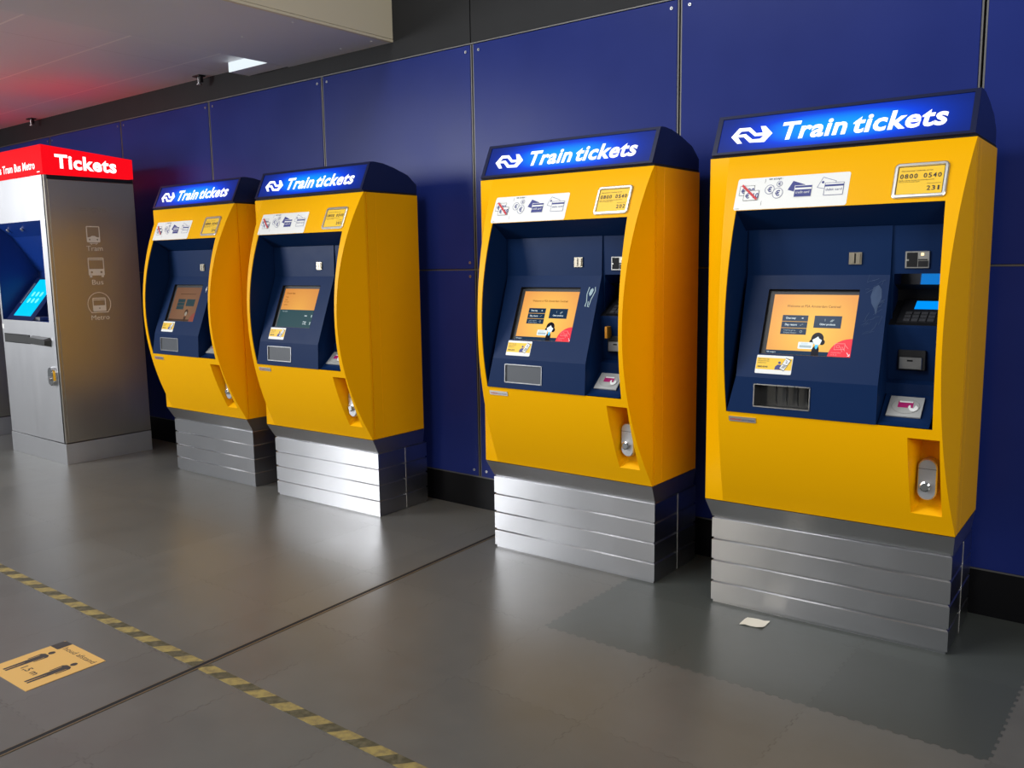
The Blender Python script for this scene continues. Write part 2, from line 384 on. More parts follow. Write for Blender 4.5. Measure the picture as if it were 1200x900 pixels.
class Decal:
    """Flat print laid on a surface fn(u, v, lift)."""
    def __init__(s, fn, lift=.0006, step=.0005): s.fn = fn; s.lift = lift; s.step = step; s.mb = MB()
    def poly(s, pts, m, layer=0): s.mb.face([s.fn(u, v, s.lift+layer*s.step) for u, v in pts], m)
    def rect(s, u0, v0, u1, v1, m, layer=0): s.poly([(u0,v0),(u1,v0),(u1,v1),(u0,v1)], m, layer)
    def rrect(s, u0, v0, u1, v1, r, m, layer=0, n=4):
        P = []
        for cx, cy, a in ((u1-r,v0+r,-PI/2),(u1-r,v1-r,0),(u0+r,v1-r,PI/2),(u0+r,v0+r,PI)):
            P += [(cx+r*math.cos(a+PI/2*i/n), cy+r*math.sin(a+PI/2*i/n)) for i in range(n+1)]
        s.poly(P, m, layer)
    def srect(s, u0, v0, u1, v1, r, m, layer=0, n=16):
        # rounded rectangle cut into strips so that it follows a curved surface
        vs = sorted([v0+(v1-v0)*i/n for i in range(n+1)]+[v0+r*.15, v0+r*.5, v1-r*.15, v1-r*.5])
        def inset(v):
            t = min(v-v0, v1-v)
            return 0 if t >= r else r-math.sqrt(max(0, r*r-(r-t)**2))
        for a, b in zip(vs[:-1], vs[1:]): s.poly([(u0+inset(a),a),(u1-inset(a),a),(u1-inset(b),b),(u0+inset(b),b)], m, layer)
    def disc(s, u, v, r, m, layer=0, n=24, rv=None):
        rv = r if rv is None else rv
        s.poly([(u+r*math.cos(2*PI*i/n), v+rv*math.sin(2*PI*i/n)) for i in range(n)], m, layer)
    def line(s, a, b, w, m, layer=0):
        d = Vector((b[0]-a[0], b[1]-a[1])).normalized()*w/2; p = Vector((-d.y, d.x))
        s.poly([(a[0]+p.x,a[1]+p.y),(a[0]-p.x,a[1]-p.y),(b[0]-p.x,b[1]-p.y),(b[0]+p.x,b[1]+p.y)], m, layer)
    def outline(s, pts, w, m, layer=0):
        for i in range(len(pts)): s.line(pts[i], pts[(i+1) % len(pts)], w, m, layer)
    def ring(s, u, v, r, w, m, layer=0, n=28, a0=0, a1=2*PI, rv=1.0):
        for i in range(n):
            t0, t1 = a0+(a1-a0)*i/n, a0+(a1-a0)*(i+1)/n
            s.poly([(u+q*math.cos(t), v+q*rv*math.sin(t)) for q, t in ((r,t0),(r,t1),(r-w,t1),(r-w,t0))], m, layer)
    def text(s, body, u, v, h, m, layer=0, width=None, bold=0.0, shear=0.0, align='L'):
        vs, fs, w = glyphs(body, bold, shear)
        kx = h if width is None else width/w
        if align == 'R': u -= w*kx
        if align == 'C': u -= w*kx/2
        b = len(s.mb.v); k = s.mb.mi(m)
        s.mb.v += [tuple(s.fn(u+x*kx, v+y*h, s.lift+layer*s.step)) for x, y in vs]
        for f in fs: s.mb.f.append(tuple(b+i for i in f)); s.mb.m.append(k); s.mb.sm.append(False)
    def spaced(s, body, u0, u1, v, h, m, layer=0):
        # figures set apart in equal steps
        st = (u1-u0)/len(body)
        for i, c in enumerate(body):
            if c != ' ': s.text(c, u0+st*(i+.5), v, h, m, layer, width=(.35 if c == '1' else .70)*h, bold=.012, align='C')
    def build(s, name, parent): return s.mb.build(name, parent)

# ------------------------------------------------------------------ setting: floor, wall, ceiling
mb = MB(); mb.box(-14, 5.5, -9, .10, -.10, 0, floor_mat()); tag(mb.build('floor'), 'grey rubber tile floor of the station hall with three darker tiles', None, kind='structure')

JX = [-.316+1.274*i for i in range(-9, 4)]       # upright joints between the wall panels
wall = MB(); wall.box(-14, 5.5, .030, .16, 0, 3.7, DARK)
wall = tag(wall.build('wall_back'), 'wall clad in blue panels behind the ticket machines', kind='structure')
random.seed(4)
for i in range(len(JX)-1):
    for z0, z1 in ((.197, 1.400), (1.409, 2.634)):
        p = MB(); p.box(JX[i]+.012, JX[i+1]-.012, 0, .03, z0, z1, PANEL, .002)
        pn = p.build('wall_panel', wall)
        for sx in (JX[i]+.052, JX[i+1]-.042):
            for sz in (z0+.036, z1-.034):
                q = MB(); q.tube((sx, 0, sz), (sx, -.0035, sz), .0075, SATIN, 12); q.tube((sx, -.0035, sz), (sx, -.0042, sz), .003, DARK, 8); q.build('screw', pn)
for x in JX:
    q = MB(); q.box(x-.011, x-.0045, .004, .03, .195, 2.64, ALU); q.box(x+.0045, x+.011, .004, .03, .195, 2.64, ALU); q.box(x-.0045, x+.0045, .02, .03, .195, 2.64, DARK)
    q.build('joint_strip', wall)
q = MB(); q.box(-14, 5.5, .006, .03, 1.4005, 1.4085, ALU); q.build('joint_strip', wall)
q = MB(); q.box(-14, 5.5, -.002, .03, 2.637, 2.643, ALU); q.build('joint_strip', wall)
q = MB()
for a, b_ in ((-14, -1.601), (-1.594, 5.5)): q.box(a, b_, .002, .03, 2.646, 3.7, BAND)
tag(q.build('trim_1'), 'charcoal board band above the blue wall panels', kind='structure')
q = MB(); q.box(-14, 5.5, .010, .03, 0, .188, SKIRTB); q.box(-14, 5.5, .004, .03, .189, .196, ALU)
tag(q.build('baseboard_back'), 'black skirting along the foot of the wall', kind='structure')

q = MB(); q.box(-14, -3.19, -2.75, .002, 2.81, 2.92, ceiling_mat()); tag(q.build('ceiling'), 'grey boarded ceiling above the steel kiosk', kind='structure')
SOFF = mat('soffit_grey', (.74, .74, .79), .5, noise=.08, nscale=3)
q = MB(); q.box(-3.19, -2.226, -2.75, .002, 2.745, 3.7, SOFF)
sf = tag(q.build('trim_2'), 'lowered grey soffit strip at the end of the ceiling', kind='structure')
for x, y in ((-2.29, -.66), (-2.75, -.66), (-2.28, -.10), (-2.28, -1.9), (-2.75, -1.9), (-2.55, -.10)):
    s_ = MB(); s_.tube((x, y, 2.745), (x, y, 2.7425), .006, WHITE, 10); s_.build('screw', sf)
q = MB(); q.box(-2.226, -2.205, -2.75, .002, 2.762, 3.7, CREAM); q.box(-2.226, -2.203, -2.75, .002, 2.745, 2.759, CREAM)
tag(q.build('trim_3'), 'cream fascia board closing the end of the ceiling', kind='structure')

# small white box, its brightness added as a glowing front, in the corner of ceiling and soffit
lamp = thing('ceiling_box', 'small white box with an added glowing front tucked against the soffit strip of the ceiling', 'lamp', (-3.40, -.10, 2.745))
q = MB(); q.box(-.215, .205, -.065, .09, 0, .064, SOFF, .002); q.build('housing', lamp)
q = MB(); q.box(-.214, .204, -.071, -.066, .001, .063, GLOWW); q.build('glow_face', lamp)

def sprinkler(x, y, label):
    t = thing('sprinkler', label, 'sprinkler', (x, y, 2.81), 0, 'sprinklers at the ceiling edge')
    c = MB(); c.box(-.042, .042, -.030, .030, -.010, 0, BLACK, .003); c.build('cap', t)
    c = MB(); c.tube((0, 0, -.012), (0, 0, -.060), .011, SATIN, 14); c.tube((0, 0, -.060), (0, 0, -.066), .019, SATIN, 14); c.build('nozzle', t)
    c = MB(); c.box(.024, .036, -.012, .012, -.050, -.010, BLACK, .002); c.build('bracket', t)
sprinkler(-4.13, -.07, 'small dark sprinkler at the ceiling edge above the pair of ticket machines')
sprinkler(-6.86, -.07, 'small dark sprinkler at the ceiling edge above the steel kiosk')

# joint across the floor
q = MB()
def jx(y): return -1.05+(y+2.859)*(-.150/2.505)
P = [(jx(y), y) for y in (-9, -2.859, -.354, 0)]
def strip(mb_, o0, o1, z, m):
    for (xa, ya), (xb, yb) in zip(P[:-1], P[1:]): mb_.loft([[(xa+o0, ya, zz), (xa+o1, ya, zz), (xb+o1, yb, zz), (xb+o0, yb, zz)] for zz in (0, z)], m)
strip(q, -.009, .009, .0016, DARK); strip(q, .009, .016, .0020, mat('joint_brass', (.20, .15, .09), .4, metal=.5)); strip(q, -.012, -.009, .0018, mat('joint_brass', (.2, .15, .09)))
tag(q.build('trim_4'), 'dark expansion joint running across the floor to the wall', kind='structure')

# ------------------------------------------------------------------ ticket machine
W, ZT, ZB, DEP = .9416, 1.8345, .4614, .427
def bulge(z):
    u = (z-1.152)/.6866
    return max(0.0, .195*(1-u*u)) if z < ZT-.001 and z > ZB+.001 else 0.0
def cl(z): return .078+.25*bulge(z)
def cr(z): return W-.20*bulge(z)
AZ0, AZ1 = .865, 1.624
def ax0(z): return .150
def ax1(z): return .873+.13*(bulge(z)-.107)
HZ0, HZ1, HX0, HX1 = .537, .829, .801, .903
def front(u, v, lift=0.0):
    e = .002; dy = (bulge(v+e)-bulge(v-e))/(2*e); n = Vector((0, -1, -dy)).normalized()
    return Vector((u, -bulge(v), v))+n*lift
ZS = sorted(set([ZB+(ZT-ZB)*i/44 for i in range(45)]+[AZ0, AZ1, HZ0, HZ1]))
# the console inside the recess: profile (y, z, left x, right x)
CON = [(-.005, 1.553, .165, .690), (-.010, 1.380, .165, .690), (-.160, 1.003, .187, .700), (-.166, .8665, .155, .700)]
def con(i, u, t, lift=0.0):
    y0, z0 = CON[i][:2]; y1, z1 = CON[i+1][:2]
    n = Vector((0, -(z0-z1), -(y0-y1)*-1)); n = Vector((0, -(z0-z1), (y0-y1))).normalized()
    return Vector((u, y0+(y1-y0)*t, z0+(z1-z0)*t))+n*lift
def scr(u, v, lift=0.0): return con(1, u, (1.380-v)/(1.380-1.003), lift)
def low(u, v, lift=0.0): return con(2, u, (1.003-v)/(1.003-.8665), lift)
def top(u, v, lift=0.0): return con(0, u, (1.553-v)/(1.553-1.380), lift)
SGN = .4744
def sgn(u, v, lift=0.0):                                  # sign face: v is height z
    n = Vector((0, -1, SGN)).normalized()
    return Vector((u, -.003+(v-1.8436)*SGN, v))+n*lift

def holed(mb, fn, cols, rows, holes, m):
    """cols: functions of v; rows: values of v; holes: set of (row, col) left open"""
    for i in range(len(rows)-1):
        for j in range(len(cols)-1):
            if (i, j) in holes: continue
            a, b = rows[i], rows[i+1]
            mb.face([fn(cols[j](a), a), fn(cols[j+1](a), a), fn(cols[j+1](b), b), fn(cols[j](b), b)], m)

LOGO_UP = [(.0723,1.9125),(.0987,1.9459),(.1436,1.9448),(.1724,1.9199),(.1975,1.9197),(.1844,1.9458),(.2042,1.9445),(.2361,1.9140),
           (.2022,1.9071),(.1674,1.9084),(.1394,1.9311),(.1103,1.932),(.0995,1.9194)]
LOGO_LO = [(.0723,1.9125),(.0995,1.9194),(.130,1.9205),(.1605,1.8965),(.1907,1.8960),(.2022,1.9071),(.2361,1.9140),(.2105,1.8820),(.1521,1.8845),
           (.124,1.9085),(.100,1.9098),(.1218,1.8840),(.1026,1.8845)]

def draw_screen(k, p):
    d = Decal(lambda u, v, l: scr(u, v, l-.0125), .0, .0004)
    X0, X1, Z0, Z1 = .262, .593, 1.091, 1.327
    d.rect(X0, Z0, X1, Z1, SBLACK if False else BLACK, 0)
    x0, x1, z0, z1 = .282, .5925, 1.0945, 1.3125
    if k >= 2:
        d.rect(x0, z0, x1, z1, SORANGE, 1); d.rect(x0, z0, x1, 1.109, SNAVY, 2)
        d.text('Welcome at PSA Amsterdam Centraal', .336, 1.266, .0088, SBROWN, 2, width=.196, bold=.01)
        for i, t in enumerate(('One-way', 'Day return', 'I want to go to Schiphol Airport')):
            zt = 1.237-i*.0238
            d.rect(.3255, zt-.0222, .4215, zt, SNAVY, 2)
            if i < 2: d.text(t, .339, zt-.0140, .0068, SWHITE, 3, bold=.015)
            else:
                d.text('I want to go to', .337, zt-.0095, .0050, SGREY, 3); d.text('Schiphol Airport', .337, zt-.0180, .0050, SGREY, 3)
        d.line((.397, 1.2265), (.404, 1.2265), .0014, SWHITE, 3); d.line((.401, 1.229), (.404, 1.2265), .0014, SWHITE, 3); d.line((.401, 1.224), (.404, 1.2265), .0014, SWHITE, 3)
        d.line((.395, 1.2005), (.400, 1.2015), .0014, SGREY, 3); d.line((.401, 1.204), (.406, 1.205), .0014, SGREY, 3)
        d.ring(.402, 1.178, .0045, .0012, SGREY, 3, 12)
        d.rect(.445, 1.1935, .543, 1.237, SNAVY, 2); d.text('Other products', .4665, 1.2035, .0066, SWHITE, 3, width=.056, bold=.015)
        d.line((.484, 1.218), (.484, 1.226), .0014, SGREY, 3); d.line((.503, 1.216), (.511, 1.224), .002, SGREY, 3); d.line((.508, 1.216), (.516, 1.224), .002, SGREY, 3)
        # woman in a dark bob holding a card
        d.disc(.4665, 1.155, .0225, SBLACK, 2, rv=.022); d.disc(.448, 1.143, .009, SBLACK, 2); d.disc(.485, 1.143, .010, SBLACK, 2)
        d.poly([(.451,1.0945),(.451,1.118),(.459,1.128),(.474,1.128),(.4775,1.118),(.4775,1.0945)], SBLACK, 3)
        d.poly([(.449,1.150),(.462,1.158),(.4685,1.163),(.474,1.155),(.484,1.150),(.479,1.136),(.468,1.129),(.455,1.137)], SWHITE, 4)
        d.poly([(.461,1.133),(.474,1.133),(.471,1.122),(.4665,1.117),(.462,1.122)], SBLUE, 5)
        d.rrect(.3995, 1.117, .4535, 1.141, .003, SWHITE, 4); d.rect(.405, 1.121, .449, 1.130, SGREY, 5)
        for i in range(4): d.rect(.409, 1.1325+i*.0018, .435+.003*(i % 2), 1.1333+i*.0018, SGREY, 5)
        # red corner with a hand and card
        P = [(.5925, 1.0945), (.510, 1.0945)]+[(.590-.079*math.cos(a), 1.0945+.064*math.sin(a)) for a in [PI/2*i/12 for i in range(1, 13)]]+[(.5925, 1.1585)]
        d.poly(P, SRED, 3)
        d.outline([(.531,1.119),(.567,1.121),(.567,1.141),(.533,1.140)], .0016, SPINK, 4); d.outline([(.539,1.126),(.548,1.126),(.548,1.134),(.539,1.134)], .0012, SPINK, 4)
        d.line((.552, 1.130), (.560, 1.112), .0018, SPINK, 4); d.line((.558, 1.130), (.569, 1.116), .0018, SPINK, 4); d.line((.567, 1.137), (.580, 1.124), .0018, SPINK, 4); d.line((.577, 1.110), (.586, 1.099), .0016, SWHITE, 4)
        d.line((.587, 1.099), (.587, 1.106), .0016, SWHITE, 4); d.line((.587, 1.099), (.580, 1.099), .0016, SWHITE, 4)
        d.text('Contactless', .522, 1.1065, .0050, SPINK, 4); d.text('in & uit', .522, 1.0990, .0050, SPINK, 4)
        d.text('NS', .286, 1.0995, .0050, SWHITE, 3); d.text('reizigers', .297, 1.0995, .0046, SWHITE, 3)
    elif k == 1:
        d.rect(x0, 1.193, x1, z1, SORANGE2, 1); d.rect(x0, z0, x1, 1.193, STEAL, 1)
        d.text('Choose date', .303, 1.282, .010, SBROWN, 2, bold=.01); d.text('Today', .300, 1.262, .0075, SBROWN, 2)
        d.text('Single', .300, 1.247, .0075, SBROWN, 2); d.text('2nd class', .300, 1.234, .0075, SBROWN, 2); d.text('1 person', .300, 1.218, .0075, SBROWN, 2)
        d.text('Your ticket', .303, 1.180, .0070, SGREY, 2); d.text('Next', .510, 1.158, .0072, SWHITE, 2, bold=.015); d.rect(.567, 1.153, .574, 1.167, SGREY, 2)
        d.text('Change', .508, 1.124, .0066, SWHITE, 2, bold=.015); d.text('journey', .508, 1.114, .0066, SWHITE, 2, bold=.015); d.rect(.567, 1.112, .574, 1.128, SGREY, 2)
    else:
        d.rect(x0, z0, x1, z1, SDIM, 1); d.rect(x0, z0, x1, 1.107, SBROWND, 2)
        d.rect(.345, 1.268, .525, 1.271, SBROWND, 2)
        d.rect(.338, 1.170, .422, 1.237, STEALD, 2); d.rect(.440, 1.192, .535, 1.237, STEALD, 2)
        for i in range(2): d.rect(.338, 1.192+i*.022, .422, 1.1935+i*.022, SDIM, 3)
        d.disc(.470, 1.152, .020, SBROWND, 2); d.rect(.455, 1.0945, .480, 1.125, SBROWND, 2); d.disc(.470, 1.143, .013, mat('screen_face_dim', (.02,.02,.02), .2, emit=(.24,.20,.15), es=1), 3)
        P = [(.5925, 1.0945), (.520, 1.0945)]+[(.590-.070*math.cos(a), 1.0945+.058*math.sin(a)) for a in [PI/2*i/10 for i in range(1, 11)]]+[(.5925, 1.1525)]
        d.poly(P, SREDD, 3)
    return d.build('display', p)

def ticket_machine(k, x, y, rz, label, number):
    T = thing('ticket_machine', label, 'ticket machine', (x, y, 0), rz, 'train ticket machines')
    # --- plinth of four stepped steel bands
    bx0, bx1, by0, by1 = .0119, W-.0119, .0473, .455
    b = MB(); hs = .3736/4
    def rr(z, i): return [(bx0+i,by0+i,z),(bx1-i,by0+i,z),(bx1-i,by1-i,z),(bx0+i,by1-i,z)]
    for i in range(4):
        z0 = i*hs
        b.loft([rr(z0, .007), rr(z0+(.010 if i == 0 else .004), .007), rr(z0+(.011 if i == 0 else .006), 0), rr(z0+hs-.006, 0), rr(z0+hs-.001, .007), rr(z0+hs, .007)], STEEL)
    pl = b.build('plinth', T)
    q = MB(); q.box(bx1-.001, bx1+.0015, .268, .272, .004, .370, SILV); q.build('seam_strip', pl)
    s = MB()
    s.loft([[(0,0,ZB-.003),(W,0,ZB-.003),(W,DEP,ZB-.003),(0,DEP,ZB-.003)], [(bx0,by0+.002,.376),(bx1,by0+.002,.376),(bx1,DEP,.376),(bx0,DEP,.376)]], steel_skirt)
    s.build('skirt', T)
    # --- cabinet with the door gap and a panel seam round its sides
    c = MB()
    def sec(z):
        g = .006
        L_ = [(0,0),(W,0),(W,.0135),(W-g,.0145),(W-g,.0185),(W,.0195),(W,.087),(W-.0015,.088),(W-.0015,.089),(W,.090),(W,DEP-.004),(W-.004,DEP),
              (.004,DEP),(0,DEP-.004),(0,.019),(g,.018),(g,.015),(0,.014)]
        return [(a, b_, z) for a, b_ in L_]
    c.sheet([sec(ZB), sec(ZT)], YEL, False, True, skip=lambda i, j: j == 0); c.face(sec(ZB), YEL); c.face(sec(ZT), YEL)
    c.build('cabinet', T)
    # --- bulging front with the recess opening and the lock pocket
    f = MB()
    cols = [cl, ax0, lambda z: HX0, ax1, lambda z: HX1, cr]
    rows = []
    for z in ZS:
        r = [Vector((fn(z), -bulge(z), z)) for fn in cols]
        rows.append(r)
    def skip(i, j):
        zm = (ZS[i]+ZS[i+1])/2
        if AZ0 < zm < AZ1 and j in (1, 2): return True
        if HZ0 < zm < HZ1 and j in (2, 3): return True
        return False
    # keep the column order valid where the pocket crosses the opening
    for r, z in zip(rows, ZS):
        if AZ0 <= z <= AZ1: r[4] = Vector((max(r[3].x+.002, min(HX1, r[5].x-.002)), r[4].y, r[4].z))
    f.sheet(rows, YEL, True, False, skip)
    f.sheet([[Vector((0,0,z)), Vector((cl(z), -bulge(z), z))] for z in ZS], YEL, True)
    f.sheet([[Vector((cr(z), -bulge(z), z)), Vector((W, 0, z))] for z in ZS], YEL, True)
    za = [z for z in ZS if AZ0-1e-6 <= z <= AZ1+1e-6]
    for fx in (ax0, ax1): f.sheet([[Vector((fx(z), -bulge(z), z)), Vector((fx(z), -bulge(z)+.006, z))] for z in za], YEL)
    for z in (AZ0, AZ1): f.face([(ax0(z),-bulge(z),z),(ax1(z),-bulge(z),z),(ax1(z),-bulge(z)+.006,z),(ax0(z),-bulge(z)+.006,z)], YEL)
    fp = f.build('front_panel', T)
    # pocket round the lock
    h = MB(); zh = [z for z in ZS if HZ0-1e-6 <= z <= HZ1+1e-6]; yb = -.012; zi0, zi1, xi0, xi1 = .568, .800, .822, .899
    zmap = lambda z: zi0+(z-HZ0)/(HZ1-HZ0)*(zi1-zi0)
    h.sheet([[Vector((HX0, -bulge(z), z)), Vector((xi0, yb, zmap(z)))] for z in zh], YEL)
    h.sheet([[Vector((HX1, -bulge(z), z)), Vector((xi1, yb, zmap(z)))] for z in zh], YEL)
    h.face([(HX0,-bulge(HZ0),HZ0),(HX1,-bulge(HZ0),HZ0),(xi1,yb,zi0),(xi0,yb,zi0)], YEL)
    h.face([(HX0,-bulge(HZ1),HZ1),(HX1,-bulge(HZ1),HZ1),(xi1,yb,zi1),(xi0,yb,zi1)], YEL)
    h.face([(xi0,yb,zi0),(xi1,yb,zi0),(xi1,yb,zi1),(xi0,yb,zi1)], YEL)
    h.build('lock_pocket', fp)
    # lock: capsule plate with a round knob
    def capsule(y, r, z0, z1, xc, n=12):
        return [(xc+r*math.cos(PI*i/n), y, z1+r*math.sin(PI*i/n)) for i in range(n+1)]+[(xc-r*math.cos(PI*i/n), y, z0-r*math.sin(PI*i/n)) for i in range(n+1)]
    lk = MB(); xc = .853; Z0, Z1 = .628, .712
    lk.loft([capsule(yb, .032, Z0, Z1, xc), capsule(-.058, .032, Z0, Z1, xc), capsule(-.063, .028, Z0, Z1, xc)], LOCKM)
    lk.box(xc-.030, xc+.030, -.0636, -.062, .707, .7085, DARK)
    lo = lk.build('lock', T)
    kn = MB(); kn.tube((xc-.004, -.062, .646), (xc-.004, -.074, .646), .018, CHROME, 20); kn.tube((xc-.004, -.074, .646), (xc-.004, -.077, .646), .018, CHROME, 20, .013); kn.build('knob', lo)
    # --- navy liner of the recess
    n = MB()
    n.sheet([[Vector((ax0(z)+.001, -bulge(z)+.004, z)), Vector((.150, .0, z))] for z in za], NAVY)
    zr = za
    n.sheet([[Vector((ax1(z)-.001, -bulge(z)+.004, z)), Vector((.876, .12, z))] for z in zr], NAVY)
    n.face([(ax0(AZ1), -bulge(AZ1)+.003, AZ1-.001), (ax1(AZ1), -bulge(AZ1)+.003, AZ1-.001), (.885, .002, 1.552), (.145, .002, 1.552)], NAVY)
    n.face([(ax0(AZ0), -bulge(AZ0)+.003, AZ0+.001), (ax1(AZ0), -bulge(AZ0)+.003, AZ0+.001), (.885, .12, AZ0+.001), (.145, .12, AZ0+.001)], NAVY)
    n.face([(.145, .001, AZ0), (.70, .001, AZ0), (.70, .001, 1.552), (.145, .001, 1.552)], NAVY)
    n.build('recess_liner', T)
    # --- console
    cn = MB()
    C0, C1, C2, C3 = CON
    cn.face([(C0[2],C0[0],C0[1]),(C0[3],C0[0],C0[1]),(C1[3],C1[0],C1[1]),(C1[2],C1[0],C1[1])], NAVY)
    e1 = lambda z: C1[2]+(C2[2]-C1[2])*(1.380-z)/(1.380-1.003); e2 = lambda z: C1[3]+(C2[3]-C1[3])*(1.380-z)/(1.380-1.003)
    holed(cn, scr, [e1, lambda z: .261, lambda z: .594, e2], [1.380, 1.328, 1.090, 1.003], {(1, 1)}, NAVY)
    g1 = lambda z: C2[2]+(C3[2]-C2[2])*(1.003-z)/(1.003-.8665); g2 = lambda z: C2[3]
    holed(cn, low, [g1, lambda z: .261, lambda z: .467, g2], [1.003, .977, .896, .8665], {(1, 1)}, NAVY)
    for j in (2, 3):
        cn.face([(c_[j], c_[0], c_[1]) for c_ in CON]+[(C3[j], .12 if j == 3 else 0, C3[1]), (C0[j], .12 if j == 3 else 0, C0[1])], NAVY)
    co = cn.build('console', T)
    # touchscreen
    bz = MB()
    for (u0, v0), (u1, v1) in (((.261,1.090),(.594,1.090)),((.594,1.090),(.594,1.328)),((.594,1.328),(.261,1.328)),((.261,1.328),(.261,1.090))):
        bz.face([scr(u0, v0, .0003), scr(u1, v1, .0003), scr(u1, v1, -.014), scr(u0, v0, -.014)], BLACK)
    bz.face([scr(.261,1.09,-.0138), scr(.594,1.09,-.0138), scr(.594,1.328,-.0138), scr(.261,1.328,-.0138)], BLACK)
    ts = bz.build('touchscreen', T)
    draw_screen(k, ts)
    # help sticker under the screen
    d = Decal(scr); d.rrect(.257, 1.019, .394, 1.085, .004, WHITE, 0); d.rect(.2585, 1.034, .392, 1.076, YELP, 1)
    for i in range(3): d.text(('Heeft u hulp nodig?', 'Bel gratis met onze', 'klantenservice:')[i], .265, 1.0695-i*.0068, .0036, INK, 2)
    d.text('0800-0540', .265, 1.0405, .0060, INK, 2, bold=.02)
    d.disc(.346, 1.060, .0048, PRINT, 2); d.poly([(.330,1.035),(.332,1.046),(.340,1.053),(.352,1.053),(.356,1.046),(.357,1.035)], PRINT, 2)
    ph = [(.349,1.040),(.369,1.076),(.386,1.069),(.366,1.033)]; cxp, czp = .3675, 1.0545
    d.poly([(cxp+(u-cxp)*1.14, czp+(v-czp)*1.10) for u, v in ph], INK, 3); d.poly(ph, WHITE, 4)
    d.line((.358, 1.0545), (.377, 1.0505), .0014, INK, 5); d.text('2', .369, 1.059, .010, PRINT, 5, bold=.01)
    for i in range(3):
        for j in range(2): d.outline([(.3555+j*.0062+i*.0028, 1.0415+i*.0036), (.3595+j*.0062+i*.0028, 1.0405+i*.0036), (.3610+j*.0062+i*.0028, 1.0432+i*.0036), (.357+j*.0062+i*.0028, 1.0442+i*.0036)], .0007, INK, 5)
    d.build('help_sticker', T)
    # ticket tray window
    w = MB()
    for u0, v0, u1, v1 in ((.258,.893,.470,.897),(.258,.976,.470,.980),(.258,.893,.262,.980),(.466,.893,.470,.980)):
        w.loft([[low(u0,v0,l), low(u1,v0,l), low(u1,v1,l), low(u0,v1,l)] for l in (-.004, .0028)], SATIN)
    tf = w.build('tray_frame', T)
    w = MB(); R0 = [low(u, v, -.001) for u, v in ((.261,.896),(.467,.896),(.467,.977),(.261,.977))]; R1 = [low(u, v, -.060) for u, v in ((.261,.896),(.467,.896),(.467,.977),(.261,.977))]
    w.sheet([R0, R1], mat('tray_dark', (.10, .10, .10), .35, metal=.7), False, True); w.face(R1, MATS['tray_dark'])
    for u in (.338, .378, .418, .456): w.face([low(u,.897,-.035), low(u,.976,-.035), low(u,.976,-.010), low(u,.930,-.010)], SATIN)
    w.build('ticket_tray', tf)
    w = MB(); w.loft([[low(u,v,l) for u, v in ((.262,.897),(.466,.897),(.466,.976),(.262,.976))] for l in (-.006, -.004)], flap_glass)
    if k < 3: w.build('flap', tf)                             # no flap on the last machine, standing in for its weaker reflection
    # coin slot on the upper panel
    q = MB(); q.loft([[top(u,v,l) for u, v in ((.547,1.418),(.591,1.418),(.591,1.461),(.547,1.461))] for l in (.0, .006)], COIN)
    q.loft([[top(u,v,l) for u, v in ((.552,1.422),(.566,1.422),(.566,1.457),(.552,1.457))] for l in (.006, .010)], COIN)
    q.loft([[top(u,v,l) for u, v in ((.572,1.422),(.586,1.422),(.586,1.457),(.572,1.457))] for l in (.006, .010)], COIN)
    q.loft([[top(u,v,l) for u, v in ((.5665,1.422),(.5715,1.422),(.5715,1.457),(.5665,1.457))] for l in (.004, .0065)], DARK)
    q.build('coin_slot', T)
    # --- payment column right of the console
    p = MB()
    p.face([(.690,.0,1.552),(.880,.0,1.552),(.880,.0,1.384),(.690,.0,1.384)], NAVY)
    p.face([(.690,.0,1.384),(.880,.0,1.384),(.880,.052,1.345),(.690,.052,1.345)], HOOD)          # sloped hood
    p.face([(.690,.052,1.345),(.880,.052,1.345),(.880,.100,1.325),(.690,.100,1.325)], DARK)
    p.face([(.690,.100,1.325),(.880,.100,1.325),(.880,.100,1.285),(.690,.100,1.285)], DARK)
    p.face([(.690,.100,1.285),(.880,.100,1.285),(.880,-.03,1.205),(.690,-.03,1.205)], BLACK)         # pin pad bed
    p.face([(.690,-.03,1.205),(.880,-.03,1.205),(.880,-.03,1.196),(.690,-.03,1.196)], NAVY)
    p.face([(.690,-.03,1.196),(.880,-.03,1.196),(.880,-.012,1.010),(.690,-.012,1.010)], NAVY)
    p.face([(.690,-.012,1.010),(.880,-.012,1.010),(.880,-.040,1.000),(.690,-.040,1.000)], NAVY)
    p.face([(.690,-.040,1.000),(.880,-.040,1.000),(.880,-.045,.960),(.690,-.045,.960)], NAVY)
    p.prism([(-.045,.962),(-.052,.957),(-.137,.880),(-.160,.868),(-.045,.868)], .703, .868, NAVY)
    pc = p.build('payment_column', T)
    # banknote slot
    q = MB(); q.box(.735, .815, -.006, .0, 1.402, 1.462, SILV, .002); q.box(.741, .776, -.0068, -.0055, 1.407, 1.457, DARK); q.box(.778, .811, -.0068, -.0055, 1.407, 1.428, BLACK)
    q.box(.741, .748, -.0074, -.006, 1.428, 1.434, SILV); q.box(.778, .808, -.0080, -.006, 1.430, 1.434, DARK); q.box(.787, .796, -.0076, -.006, 1.446, 1.455, LEDW)
    q.build('card_slot', T)
    bed = lambda u, t, l=0.0: Vector((u, .100-.130*t, 1.285-.080*t))+Vector((0, -.524, .852)).normalized()*l
    q = MB(); q.loft([[bed(u,t,l) for u, t in ((.722,.98),(.868,.98),(.868,.02),(.722,.02))] for l in (.0, .010)], BLACK); pp = q.build('pin_pad', T)
    q = MB(); q.loft([[bed(u,t,l) for u, t in ((.764,.44),(.846,.44),(.846,.12),(.764,.12))] for l in (.010, .0115)], PINBLUE if k >= 2 else GLOSSB); q.build('display', pp)
